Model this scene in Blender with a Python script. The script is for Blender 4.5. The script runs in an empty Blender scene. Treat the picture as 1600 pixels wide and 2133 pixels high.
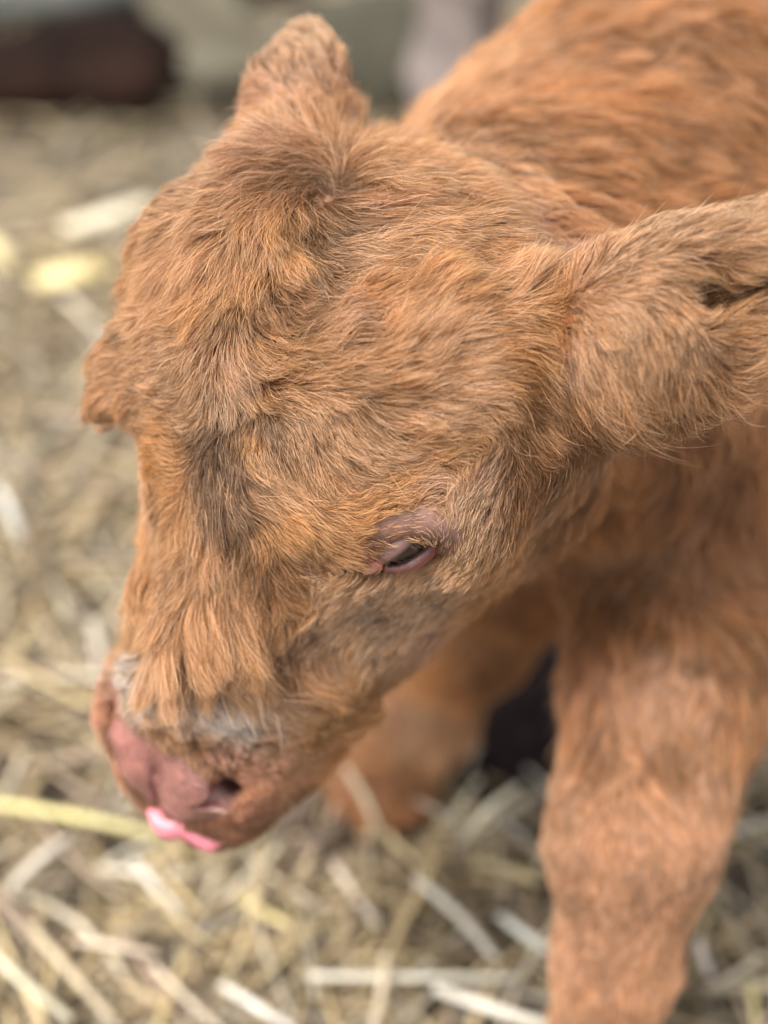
import bpy, bmesh, math, random, time
import numpy as np
from mathutils import Vector, Matrix
from mathutils.kdtree import KDTree
T0 = time.time()
FUR = True
rng = np.random.default_rng(7)
random.seed(7)
col = bpy.context.scene.collection
sc = bpy.context.scene

# ------------------------------------------------------------------ camera, sky, sun, exposure
PITCH = math.radians(42)
CAM = np.array([0, 0, .80])
FPX = 1066.5 / math.tan(math.radians(20))
RT = np.array([1., 0, 0]); UP = np.array([0, math.sin(PITCH), math.cos(PITCH)]); FW = np.array([0, math.cos(PITCH), -math.sin(PITCH)])
cd = bpy.data.cameras.new('camera'); cam = bpy.data.objects.new('camera', cd); col.objects.link(cam)
cam.location = CAM; cam.rotation_euler = (math.pi/2 - PITCH, 0, 0)
cd.sensor_fit = 'VERTICAL'; cd.sensor_height = 36; cd.lens = 18/math.tan(math.radians(20))
cd.clip_start = .05; cd.clip_end = 200
cd.dof.use_dof = True; cd.dof.focus_distance = .52; cd.dof.aperture_fstop = 2.6
sc.camera = cam
w = bpy.data.worlds.new('World'); sc.world = w; w.use_nodes = True
nt = w.node_tree; bg = nt.nodes['Background']
sky = nt.nodes.new('ShaderNodeTexSky'); sky.sky_type = 'NISHITA'; sky.sun_disc = False
SUN_EL, SUN_AZ = math.radians(63), math.radians(-122)    # az: 0 = +Y (beyond the calf), positive to +X
sky.sun_elevation = SUN_EL; sky.sun_rotation = SUN_AZ; sky.air_density = 1; sky.dust_density = 3; sky.ozone_density = 1
hsv = nt.nodes.new('ShaderNodeHueSaturation'); hsv.inputs['Saturation'].default_value = .22     # thin cloud greys the blue
nt.links.new(sky.outputs[0], hsv.inputs['Color']); nt.links.new(hsv.outputs[0], bg.inputs[0]); bg.inputs[1].default_value = .12
sl = bpy.data.lights.new('sun', 'SUN'); so = bpy.data.objects.new('sun', sl); col.objects.link(so)
sl.energy = 2.1; sl.angle = math.radians(20); sl.color = (1, .94, .84)
sd = Vector((math.sin(SUN_AZ)*math.cos(SUN_EL), math.cos(SUN_AZ)*math.cos(SUN_EL), math.sin(SUN_EL)))
so.rotation_euler = sd.to_track_quat('Z', 'Y').to_euler()
sc.view_settings.view_transform = 'Standard'; sc.view_settings.look = 'None'
sc.view_settings.exposure = 1.25; sc.view_settings.gamma = 1; sc.view_settings.use_curve_mapping = False
sc.render.engine = 'CYCLES'
cy = sc.cycles; cy.max_bounces = 7; cy.diffuse_bounces = 3; cy.glossy_bounces = 3; cy.transmission_bounces = 6; cy.transparent_max_bounces = 8
cy.use_denoising = True; cy.caustics_reflective = False; cy.caustics_refractive = False

def P(px, py, d):            # point of the place seen at this spot of the photograph, d metres deep
    return CAM + d*(FW + RT*(px-800)/FPX + UP*(1066.5-py)/FPX)
def G(px, py, z=0.):         # point of the ground
    v = FW + RT*(px-800)/FPX + UP*(1066.5-py)/FPX
    return CAM + v*((z-CAM[2])/v[2])
def tag(o, label=None, cat=None, group=None, kind=None):
    for k, v in (('label', label), ('category', cat), ('group', group), ('kind', kind)):
        if v: o[k] = v
    return o
def srgb(r, g, b):
    return tuple(((c/255)/12.92 if c/255 <= .04045 else ((c/255+.055)/1.055)**2.4) for c in (r, g, b)) + (1,)

# ------------------------------------------------------------------ materials
def mat(name):
    m = bpy.data.materials.new(name); m.use_nodes = True
    return m, m.node_tree.nodes, m.node_tree.links, m.node_tree.nodes['Principled BSDF']
def noise_col(m, ns, ls, bs, c1, c2, scale, rough=.8, bump=0, c3=None):
    tc = ns.new('ShaderNodeTexCoord'); n = ns.new('ShaderNodeTexNoise'); n.inputs['Scale'].default_value = scale
    n.inputs['Detail'].default_value = 6; n.inputs['Roughness'].default_value = .65
    ls.new(tc.outputs['Object'], n.inputs['Vector'])
    r = ns.new('ShaderNodeValToRGB'); r.color_ramp.elements[0].position = .33; r.color_ramp.elements[1].position = .68
    r.color_ramp.elements[0].color = c1; r.color_ramp.elements[1].color = c2
    if c3:
        e = r.color_ramp.elements.new(.5); e.color = c3
    ls.new(n.outputs['Fac'], r.inputs[0]); ls.new(r.outputs[0], bs.inputs['Base Color']); bs.inputs['Roughness'].default_value = rough
    if bump:
        b = ns.new('ShaderNodeBump'); b.inputs['Strength'].default_value = .6; b.inputs['Distance'].default_value = bump
        ls.new(n.outputs['Fac'], b.inputs['Height']); ls.new(b.outputs[0], bs.inputs['Normal'])
    return n
def solid(name, c, rough=.6, **kw):
    m, ns, ls, bs = mat(name); bs.inputs['Base Color'].default_value = c; bs.inputs['Roughness'].default_value = rough
    for k, v in kw.items(): bs.inputs[k.replace('_', ' ')].default_value = v
    return m

M_skin, ns, ls, bs = mat('hide under the coat')
at = ns.new('ShaderNodeAttribute'); at.attribute_name = 'hide'
n1 = ns.new('ShaderNodeTexNoise'); n1.inputs['Scale'].default_value = 260; n1.inputs['Detail'].default_value = 4
tc = ns.new('ShaderNodeTexCoord'); ls.new(tc.outputs['Object'], n1.inputs['Vector'])
vo = ns.new('ShaderNodeTexVoronoi'); vo.inputs['Scale'].default_value = 620; vo.feature = 'F1'; ls.new(tc.outputs['Object'], vo.inputs['Vector'])
hs = ns.new('ShaderNodeHueSaturation'); mr = ns.new('ShaderNodeMapRange'); mr.inputs['To Min'].default_value = .55; mr.inputs['To Max'].default_value = 1.4
ls.new(n1.outputs['Fac'], mr.inputs['Value']); ls.new(mr.outputs[0], hs.inputs['Value']); ls.new(at.outputs['Color'], hs.inputs['Color'])
n2 = ns.new('ShaderNodeTexNoise'); n2.inputs['Scale'].default_value = 95; n2.inputs['Detail'].default_value = 5; ls.new(tc.outputs['Object'], n2.inputs['Vector'])
rp2 = ns.new('ShaderNodeValToRGB'); rp2.color_ramp.elements[0].position = .38; rp2.color_ramp.elements[1].position = .66; rp2.color_ramp.elements[0].color = (.55, .50, .52, 1); rp2.color_ramp.elements[1].color = (1.25, 1.15, 1.05, 1)
mm_ = ns.new('ShaderNodeMix'); mm_.data_type = 'RGBA'; mm_.blend_type = 'MULTIPLY'; mm_.inputs['Factor'].default_value = .5
ls.new(n2.outputs['Fac'], rp2.inputs[0]); ls.new(hs.outputs[0], mm_.inputs['A']); ls.new(rp2.outputs[0], mm_.inputs['B']); ls.new(mm_.outputs['Result'], bs.inputs['Base Color'])
bs.inputs['Subsurface Weight'].default_value = .25; bs.inputs['Subsurface Radius'].default_value = (.004, .0015, .001); bs.inputs['Subsurface Scale'].default_value = 1
rg = ns.new('ShaderNodeMapRange'); rg.inputs['To Min'].default_value = .85; rg.inputs['To Max'].default_value = .27
ls.new(at.outputs['Alpha'], rg.inputs['Value']); ls.new(rg.outputs[0], bs.inputs['Roughness'])
bp = ns.new('ShaderNodeBump'); bp.inputs['Strength'].default_value = .12; bp.inputs['Distance'].default_value = .0009; bp.name = 'pebbles'
ls.new(vo.outputs['Distance'], bp.inputs['Height']); ls.new(bp.outputs[0], bs.inputs['Normal'])

def hair_mat(name, rough=.42):
    m = bpy.data.materials.new(name); m.use_nodes = True; ns = m.node_tree.nodes; ls = m.node_tree.links
    ns.clear(); out = ns.new('ShaderNodeOutputMaterial')
    at = ns.new('ShaderNodeAttribute'); at.attribute_name = 'tint'
    hi = ns.new('ShaderNodeHairInfo')
    # darker, redder root; paler tip
    mx = ns.new('ShaderNodeMix'); mx.data_type = 'RGBA'; mx.blend_type = 'MULTIPLY'
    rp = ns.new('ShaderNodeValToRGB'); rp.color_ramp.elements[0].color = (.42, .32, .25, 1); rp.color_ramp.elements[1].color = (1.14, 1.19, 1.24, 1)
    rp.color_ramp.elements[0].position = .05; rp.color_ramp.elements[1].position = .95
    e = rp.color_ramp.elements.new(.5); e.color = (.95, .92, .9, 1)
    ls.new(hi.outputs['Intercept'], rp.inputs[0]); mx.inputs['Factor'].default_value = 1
    ls.new(at.outputs['Color'], mx.inputs['A']); ls.new(rp.outputs[0], mx.inputs['B'])
    b = ns.new('ShaderNodeBsdfPrincipled'); b.inputs['Roughness'].default_value = rough; b.inputs['Specular IOR Level'].default_value = .45
    ls.new(mx.outputs['Result'], b.inputs['Base Color'])
    tr = ns.new('ShaderNodeBsdfTranslucent'); ls.new(mx.outputs['Result'], tr.inputs['Color'])
    ms = ns.new('ShaderNodeMixShader'); ms.inputs[0].default_value = .36
    ls.new(b.outputs[0], ms.inputs[1]); ls.new(tr.outputs[0], ms.inputs[2]); ls.new(ms.outputs[0], out.inputs[0])
    return m
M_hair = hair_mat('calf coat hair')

# ------------------------------------------------------------------ head frame (r across to the animal's left, l towards the nose, f out of the forehead)
def nrm(v): v = np.asarray(v, float); return v/np.linalg.norm(v)
def camvec(a, b, c): return a*RT + b*UP - c*FW
HL = nrm([-.375, -.87, -.29]); HR = np.array([.86, -.33, .39]); HR = nrm(HR - HR.dot(HL)*HL); HF = -np.cross(HR, HL)
HLw, HRw, HFw = camvec(*HL), camvec(*HR), camvec(*HF)
HO = P(470, 985, .525)
HB = np.stack([HRw, HLw, HFw])           # rows
HS = 1.13                                # size of the head
def H(r, l, f): return HO + HS*(r*HRw + l*HLw + f*HFw)
def toH(X): return (X-HO) @ HB.T/HS

# ------------------------------------------------------------------ signed distance of the whole calf
def sd_cone(X, a, b, ra, rb):
    a = np.asarray(a); b = np.asarray(b); ab = b-a
    t = np.clip(((X-a) @ ab)/(ab @ ab), 0, 1)[..., None]
    return np.linalg.norm(X-a-t*ab, axis=-1) - (ra+(rb-ra)*t[..., 0])
def sd_ell(X, c, rad, B=None):
    Y = X-np.asarray(c)
    if B is not None: Y = Y @ B.T
    rad = np.asarray(rad); k0 = np.linalg.norm(Y/rad, axis=-1); k1 = np.linalg.norm(Y/(rad*rad), axis=-1)+1e-9
    return k0*(k0-1)/k1
def smin(a, b, k): h = np.clip(k-np.abs(a-b), 0, None)/k; return np.minimum(a, b)-h*h*k*.25
def smax(a, b, k): return -smin(-a, -b, k)

EYE = H(.0585, -.002, -.031)              # the near eye
EYE2 = H(-.0535, .004, -.036)
def eye_axes(near=True):     # out of the socket, along the slit to its outer corner, towards the brow
    sg = 1 if near else -1
    loc = lambda v: (np.array(v, float)*np.array([sg, 1, 1])) @ HB
    o = nrm(loc((.80, -.05, .60))); u = loc((.50, -.80, -.20)); u = nrm(u-u.dot(o)*o); v = nrm(np.cross(o, u))
    if v.dot(HFw-.3*HLw) < 0: v = -v
    return o, u, v
DUCT = [EYE-eye_axes(True)[1]*.0195-eye_axes(True)[0]*.001, EYE2-eye_axes(False)[1]*.0195-eye_axes(False)[0]*.001]
BA = nrm([.80, .60, 0])                   # along the back, towards the tail
B0 = P(1700, 500, .80); B1 = B0+BA*.42
def head_local(r, l, f): return np.array([r, l, f])
def sdf_head(X):
    Y = toH(X); S = Y.copy(); S[..., 0] = np.abs(S[..., 0])
    d = sd_ell(Y, (0, -.036, -.070), (.083, .064, .062))                 # cranium
    d = smin(d, sd_ell(Y, (0, -.008, -.058), (.059, .058, .044)), .03)
    d = smin(d, sd_ell(S, (.055, -.056, -.056), (.030, .026, .032)), .03)        # horn bosses
    d = smax(d, -sd_cone(Y, (.000, -.066, .003), (.006, -.044, .0055), .0055, .0075), .010)       # furrows down the brow
    d = smax(d, -sd_cone(Y, (.006, -.044, .0055), (-.003, -.015, .002), .0075, .0075), .010)
    d = smax(d, -sd_cone(Y, (-.003, -.015, .002), (.004, .030, -.006), .0075, .0065), .010)     # forehead
    d = smin(d, sd_cone(Y, (0, .0, -.052), (0, .104, -.054), .035, .034), .025)   # bridge of nose
    d = smin(d, sd_cone(S, (.040, -.006, -.034), (.060, -.011, -.040), .014, .018), .018)   # brow
    d = smin(d, sd_cone(S, (.036, .002, -.096), (.021, .080, -.082), .040, .028), .03)   # cheek
    d = smin(d, sd_cone(Y, (0, -.006, -.134), (0, .095, -.100), .046, .023), .03)   # lower jaw
    d = smin(d, sd_ell(S, (.012, .134, -.058), (.0288, .033, .031)), .018)     # muzzle
    d = smin(d, sd_ell(S, (.016, .121, -.081), (.027, .028, .020)), .010)     # upper lip
    d = smax(d, -sd_ell(S, (.068, .013, -.028), (.014, .019, .015)), .010)     # orbit
    d = smin(d, sd_cone(Y, (-.050, -.014, -.032), (-.066, .001, -.028), .016, .0095), .014)       # far brow
    d = smin(d, sd_cone(Y, (-.066, .001, -.028), (-.0800, .0170, -.0240), .0095, .0034), .006)
    d = smax(d, Y[..., 1]*.52+Y[..., 2]*.854-.0390+9*S[..., 0]**2, .012)       # the sloping end of the nose
    # nostril: a comma
    d = smin(d, sd_ell(S, (.0120, .1330, -.0440), (.0100, .0130, .0090)), .010)
    d = smax(d, -sd_cone(Y, (0, .120, -.0262), (0, .158, -.0565), .0010, .0010), .006)       # philtrum
    d = smin(d, sd_ell(S, (.0185, .1240, -.0400), (.0085, .0095, .0085)), .008)       # fleshy wing of the nostril
    d = smin(d, sd_ell(S, (.0322, .1240, -.0490), (.0066, .0110, .0100)), .010)
    d = smax(d, -sd_cone(S, (.0262, .1165, -.034), (.0300, .1240, -.040), .0042, .0060), .003)
    d = smax(d, -sd_cone(S, (.0300, .1240, -.040), (.0205, .1320, -.038), .0060, .0024), .003)
    d = smax(d, -sd_cone(S, (.0300, .1230, -.038), (.0240, .1180, -.056), .0060, .0050), .003)
    d = smax(d, -sd_ell(S, (.0275, .1200, -.0500), (.0075, .0060, .0100)), .003)
    return d*HS
EARB = P(1130, 690, .560)
def sdf_body(X):
    d = sd_cone(X, P(930, 600, .635), P(1400, 370, .80), .062, .119)     # neck
    d = smin(d, sd_cone(X, P(960, 760, .62), P(1400, 820, .76), .055, .10), .06)
    d = smin(d, sd_cone(X, B0, B1, .135, .135), .08)
    d = smin(d, sd_cone(X, P(1420, 800, .74), P(1440, 1150, .735), .095, .062), .05)     # chest and near shoulder
    d = smin(d, sd_cone(X, P(1450, 1150, .735), P(1385, 1450, .70), .056, .042), .03)
    d = smin(d, sd_cone(X, P(1385, 1450, .70), P(1318, 1740, .68), .042, .034), .03)
    kn, ca = P(1318, 1740, .68), P(1280, 2010, .69)
    ft = np.array([ca[0]-.004, ca[1]-.012, .045]); tp = ft+np.array([-.02, -.035, -.033])
    d = smin(d, sd_ell(X, kn, (.033, .034, .044)), .02)
    d = smin(d, sd_cone(X, kn, ca, .031, .0245), .025)
    d = smin(d, sd_cone(X, ca, ft, .0245, .024), .02)
    d = smin(d, sd_cone(X, ft, tp, .026, .020), .01)
    # far foreleg, stepping
    q = [P(1130, 1080, .84), P(965, 1320, .90), P(865, 1500, .93), P(785, 1650, .95)]
    d = smin(d, sd_cone(X, q[0], q[1], .052, .036), .02)
    d = smin(d, sd_cone(X, q[1], q[2], .036, .032), .02)
    d = smin(d, sd_cone(X, q[2], q[3], .032, .028), .02)
    d = smin(d, sd_cone(X, q[3], q[3]+np.array([-.03, -.02, -.035]), .030, .024), .015)
    # hindquarters
    for s in (-1, 1):
        side = np.array([-BA[1], BA[0], 0])*s*.075
        hp = B1+side+BA*.02; kn2 = hp+np.array([-.03, 0, -.15])*1; hk = hp+BA*.10+np.array([0, 0, -.21]); ft2 = np.array([hk[0]-.01, hk[1], .03])
        d = smin(d, sd_cone(X, hp, kn2, .095, .06), .05)
        d = smin(d, sd_cone(X, kn2, hk, .055, .03), .03)
        d = smin(d, sd_cone(X, hk, ft2, .028, .028), .02)
    return d
# near ear: a thick furry trumpet opening outwards, far ear: a leaf standing up
EA, EBp, EC = P(1120, 715, .560), P(1330, 712, .520), P(1700, 540, .495)
e_ax = nrm(EC-EBp)
e_n = nrm(camvec(.25, -.35, .9)); e_n = nrm(e_n-e_n.dot(e_ax)*e_ax); e_w = np.cross(e_n, e_ax)
EBAS = np.stack([e_ax, e_w, e_n])
def sdf_near_ear(X):
    d = sd_cone(X, EA, EBp, .031, .0325)
    d = smin(d, sd_ell(X, P(1500, 632, .518), (.066, .028, .020), EBAS), .03)
    c = P(1590, 578, .499)
    d = smax(d, -sd_ell(X, c, (.034, .0060, .011), EBAS), .010)
    d = smax(d, -sd_ell(X, P(1470, 618, .499), (.009, .010, .013), EBAS), .010)
    return d
FE = [P(600, 350, .585), P(612, 190, .605), P(645, 50, .625)]
f_ax = nrm(FE[2]-FE[0]); f_n = nrm(camvec(-.5, 0, .85)); f_n = nrm(f_n-f_n.dot(f_ax)*f_ax); FB = np.stack([f_ax, np.cross(f_n, f_ax), f_n])
def sdf_far_ear(X):
    d = sd_cone(X, P(596, 420, .58), FE[1], .019, .0145)
    d = smin(d, sd_ell(X, P(622, 175, .608), (.034, .0165, .010), FB), .02)
    d = smin(d, sd_cone(X, FE[1], P(640, 78, .62), .014, .004), .01)
    return d
def sdf(X):
    X = np.asarray(X, np.float64)
    d = smin(sdf_head(X), sdf_body(X), .045)
    d = smin(d, sdf_near_ear(X), .010)
    d = smax(d, -sd_cone(X, P(1158, 620, .504), P(1172, 900, .507), .0045, .0060), .014)     # fold between forehead and ear
    d = smin(d, sdf_far_ear(X), .012)
    return d

# ------------------------------------------------------------------ one continuous skin (surface nets, sampled only near the surface)
LO = np.array([-.16, .14, -.02]); HI = np.array([.95, 1.28, .66]); VX = .004; BS = 12
NB = np.ceil((HI-LO)/(VX*BS)).astype(int); N = NB*BS+1
V = np.full(N, 1., np.float32)
bi = np.stack(np.meshgrid(*[np.arange(n) for n in NB], indexing='ij'), -1).reshape(-1, 3)
bc = LO+(bi+.5)*BS*VX; bd = sdf(bc)
V2 = V
o = np.stack(np.meshgrid(*[np.arange(BS+1)]*3, indexing='ij'), -1)
for k in np.where(bd < -.03)[0]:
    i, j, l = bi[k]*BS; V[i:i+BS+1, j:j+BS+1, l:l+BS+1] = -.05
near = np.where(np.abs(bd) < BS*VX*.9+.03)[0]
for k0 in range(0, len(near), 200):
    ks = near[k0:k0+200]
    X = LO+(bi[ks][:, None, None, None, :]*BS+o[None])*VX
    D = sdf(X).astype(np.float32)
    for q, k in enumerate(ks):
        i, j, l = bi[k]*BS; V[i:i+BS+1, j:j+BS+1, l:l+BS+1] = D[q]
print('sdf', time.time()-T0)
def grid_d(X):               # trilinear lookup
    u = np.clip((X-LO)/VX, 0, np.array(N)-1.001); i = u.astype(int); t = u-i
    r = 0
    for a in (0, 1):
        for b in (0, 1):
            for c in (0, 1):
                wgt = (t[:, 0] if a else 1-t[:, 0])*(t[:, 1] if b else 1-t[:, 1])*(t[:, 2] if c else 1-t[:, 2])
                r = r+wgt*V[i[:, 0]+a, i[:, 1]+b, i[:, 2]+c]
    return r
def grid_n(X, h=.003):
    g = np.stack([grid_d(X+np.eye(3)[k]*h)-grid_d(X-np.eye(3)[k]*h) for k in range(3)], -1)
    return g/(np.linalg.norm(g, axis=-1, keepdims=True)+1e-9)
neg = V < 0
def surface_nets():
    c = np.zeros(tuple(n-1 for n in N), np.int8)
    for a in (0, 1):
        for b in (0, 1):
            for e in (0, 1):
                c += neg[a:N[0]-1+a, b:N[1]-1+b, e:N[2]-1+e]
    act = (c > 0) & (c < 8); idx = np.full(act.shape, -1, np.int64); ci = np.argwhere(act); idx[act] = np.arange(len(ci))
    acc = np.zeros((len(ci), 3)); cnt = np.zeros(len(ci))
    cor = [(a, b, e) for a in (0, 1) for b in (0, 1) for e in (0, 1)]
    for A in cor:
        for Bq in cor:
            if sum(Bq)-sum(A) == 1 and all(y >= x for x, y in zip(A, Bq)):
                va = V[ci[:, 0]+A[0], ci[:, 1]+A[1], ci[:, 2]+A[2]]; vb = V[ci[:, 0]+Bq[0], ci[:, 1]+Bq[1], ci[:, 2]+Bq[2]]
                m = (va < 0) != (vb < 0); t = np.where(m, va/(va-vb+1e-12), 0)
                p = np.array(A)+t[:, None]*(np.array(Bq)-np.array(A)); acc[m] += p[m]; cnt[m] += 1
    verts = LO+(ci+acc/cnt[:, None])*VX
    quads = []
    for ax in range(3):
        s0 = [slice(0, n) for n in N]; s1 = list(s0); s0[ax] = slice(0, N[ax]-1); s1[ax] = slice(1, N[ax])
        a0 = neg[tuple(s0)]; a1 = neg[tuple(s1)]; e = np.argwhere(a0 != a1)
        b, c2 = (ax+1) % 3, (ax+2) % 3
        ok = (e[:, b] > 0) & (e[:, c2] > 0) & (e[:, b] < N[b]-1) & (e[:, c2] < N[c2]-1); e = e[ok]
        sgn = a0[e[:, 0], e[:, 1], e[:, 2]]
        def at_(db, dc):
            q = e.copy(); q[:, b] -= db; q[:, c2] -= dc; return idx[q[:, 0], q[:, 1], q[:, 2]]
        q = np.stack([at_(1, 1), at_(0, 1), at_(0, 0), at_(1, 0)], 1); q[~sgn] = q[~sgn][:, ::-1]
        quads.append(q)
    return verts, np.concatenate(quads)
verts, quads = surface_nets()
print('nets', len(verts), len(quads), time.time()-T0)
# finer faces on the muzzle and round the eyes
bm = bmesh.new()
me0 = bpy.data.meshes.new('grid'); me0.from_pydata(verts, [], quads.tolist()); bm.from_mesh(me0); bpy.data.meshes.remove(me0)
for it in range(2):
    XV = np.array([v.co for v in bm.verts]); hv = toH(XV)
    reg = (hv[:, 1] > (.09, .118)[it]) & (hv[:, 2] > -.12) | (np.linalg.norm(XV-EYE, axis=1) < (.035, .028)[it])
    bm.verts.index_update()
    ed = [e for e in bm.edges if reg[e.verts[0].index] and reg[e.verts[1].index]]
    bmesh.ops.subdivide_edges(bm, edges=ed, cuts=1, use_grid_fill=True)
bm.verts.index_update()
XV = np.array([v.co for v in bm.verts])
def grad(X, h=.0008):
    return np.stack([sdf(X+np.eye(3)[k]*h)-sdf(X-np.eye(3)[k]*h) for k in range(3)], -1)/(2*h)
for it in range(3):
    g = grad(XV); d = sdf(XV); g2 = (g*g).sum(-1)+1e-6; step = np.clip(d/g2, -.003, .003); XV = XV-g*step[:, None]
for v, x in zip(bm.verts, XV): v.co = x
bmesh.ops.triangulate(bm, faces=[f for f in bm.faces if len(f.verts) > 4])
NV = grad(XV); NV /= np.linalg.norm(NV, axis=-1, keepdims=True)+1e-9

# nose pad mask in head coordinates
def pad_mask(X):             # 1 on the bare nose, 0 on hair
    h = toH(X); r, l, f = np.abs(h[:, 0]), h[:, 1], h[:, 2]
    rr = np.sqrt((r/.0315)**2+((l-.133+.006*(r/.03)**2)/.020)**2+(np.clip(-.052-f, 0, 1)/.008)**2)
    wob = .05*np.sin(h[:, 0]*400)+.04*np.sin(l*700+1)
    return np.clip((1.08-rr-wob)/.34, 0, 1)*np.clip((l-.09)/.01, 0, 1)
def lid_mask(X, s=1.0):
    m = 0
    for E, nr in ((EYE, True), (EYE2, False)):
        o, u, v = eye_axes(nr); Y = X-E; uu, vv_, oo = Y @ u, Y @ v, Y @ o
        m = np.maximum(m, np.clip(1.25-np.sqrt(((uu-.001)/(.0215*s))**2+((vv_-.0040)/(.0135*s))**2+(oo/.02)**2), 0, .25)*4)
        if not nr: m2 = toH(X); m = m*(np.minimum(sd_cone(m2, (-.050, -.014, -.032), (-.066, .001, -.028), .016, .0095), sd_cone(m2, (-.066, .001, -.028), (-.0800, .0170, -.0240), .0095, .0034)) > .0015)
    return m

calf = bpy.data.objects.new('calf', None); col.objects.link(calf); calf.location = (0.2, .55, 0)
tag(calf, 'young calf with shaggy red brown coat standing head down in straw, tongue out', 'calf')
inv = Vector((-.2, -.55, 0))
def part(name, me, parent=calf, mats=()):
    ob = bpy.data.objects.new(name, me); col.objects.link(ob); ob.parent = parent
    if parent is calf: ob.location = inv
    for m in mats: ob.data.materials.append(m)
    return ob
me = bpy.data.meshes.new('body'); bm.to_mesh(me); bm.free()
pm = pad_mask(XV); lm = lid_mask(XV)
hh = toH(XV)
base = np.array([.23, .12, .066]); pink = np.array([.38, .165, .14]); purp = np.array([.17, .09, .085]); lidc = np.array([.23, .13, .105])
muz = np.clip((hh[:, 1]-.085)/.03, 0, 1)*np.clip(1-pm, 0, 1)
er = np.clip(1.5-np.minimum(np.linalg.norm(XV-EYE, axis=1), np.linalg.norm(XV-EYE2, axis=1))/.035, 0, 1)[:, None]; lg_ = np.clip((.29-XV[:, 2])/.03, 0, 1)[:, None]*(hh[:, 2:3] < -.16)
er = np.maximum(er, np.clip((np.abs(hh[:, 0:1])-.022)/.01, 0, 1)*(hh[:, 1:2] > -.12)*(hh[:, 1:2] < .11)*.8)
C = base+(np.array([.40, .23, .13])-base)*er+(np.array([.26, .14, .075])-base)*(lg_*(1-er))
C = C+(np.array([.22, .105, .055])-C)*muz[:, None]
mixp = np.clip(.5+.5*np.sin(hh[:, 0]*110+.8)*np.cos(hh[:, 2]*160+2.2), 0, 1)[:, None]
wb = np.clip((hh[:, 1]-.066)/.01, 0, 1)*np.clip((.113-hh[:, 1])/.006, 0, 1)*np.clip((.040-np.abs(hh[:, 0]))/.01, 0, 1)*(hh[:, 2] > -.06)
C = C*(1-wb[:, None])+np.array([.12, .085, .07])*wb[:, None]
C = C*(1-pm[:, None])+(pink*mixp+(pink*.6+purp*.4)*(1-mixp))*pm[:, None]
edge = np.clip(pm*(1-pm)*4, 0, 1)[:, None]*.5; C = C*(1-edge)+purp*edge
Sv = hh.copy(); Sv[:, 0] = np.abs(Sv[:, 0]); nd = np.clip(1.4-np.linalg.norm(Sv-np.array([.028, .121, -.047]), axis=1)/.0085, 0, 1)[:, None]; C = C*(1-nd)+np.array([.09, .035, .03])*nd
C = C*(1-lm[:, None])+lidc*lm[:, None]
DC = DUCT
cm = np.zeros(len(XV))
for q in DC: cm = np.maximum(cm, np.exp(-(np.linalg.norm(XV-q, axis=1)/.0075)**2))
C = C*(1-cm[:, None])+np.array([.60, .21, .15])*cm[:, None]
me_body = me
ca_ = me.color_attributes.new('hide', 'FLOAT_COLOR', 'POINT')
A4 = np.concatenate([C, np.maximum(pm, lm*.5)[:, None]], 1).astype(np.float32)
ca_.data.foreach_set('color', A4.ravel())
for p_ in me.polygons: p_.use_smooth = True
body = part('body', me, mats=[M_skin])
# split off the bare nose as a part of its own, with the skin's own normals so that no seam shows
tri = np.array([p_.center[:] for p_ in me.polygons]); isn = (pad_mask(tri) > .35)
def submesh(name, keep):
    b2 = bmesh.new(); b2.from_mesh(me)
    b2.faces.ensure_lookup_table(); b2.verts.ensure_lookup_table()
    lay = b2.verts.layers.int.new('vid')
    for v in b2.verts: v[lay] = v.index
    bmesh.ops.delete(b2, geom=[f for f in b2.faces if not keep[f.index]], context='FACES')
    ids = [v[lay] for v in b2.verts]
    m2 = bpy.data.meshes.new(name); b2.to_mesh(m2); b2.free()
    m2.normals_split_custom_set_from_vertices([tuple(NV[i]) for i in ids])
    return m2
m_nose = submesh('nose', isn); m_rest = submesh('body', ~isn)
M_nose = M_skin.copy(); M_nose.name = 'moist nose skin'; M_nose.node_tree.nodes['pebbles'].inputs['Strength'].default_value = .75; M_nose.node_tree.nodes['Principled BSDF'].inputs['Coat Weight'].default_value = .5; M_nose.node_tree.nodes['Principled BSDF'].inputs['Coat Roughness'].default_value = .18
nose = part('nose', m_nose, mats=[M_nose]); body.data = m_rest; body.data.materials.clear(); body.data.materials.append(M_skin)
print('body', len(XV), time.time()-T0)

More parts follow.
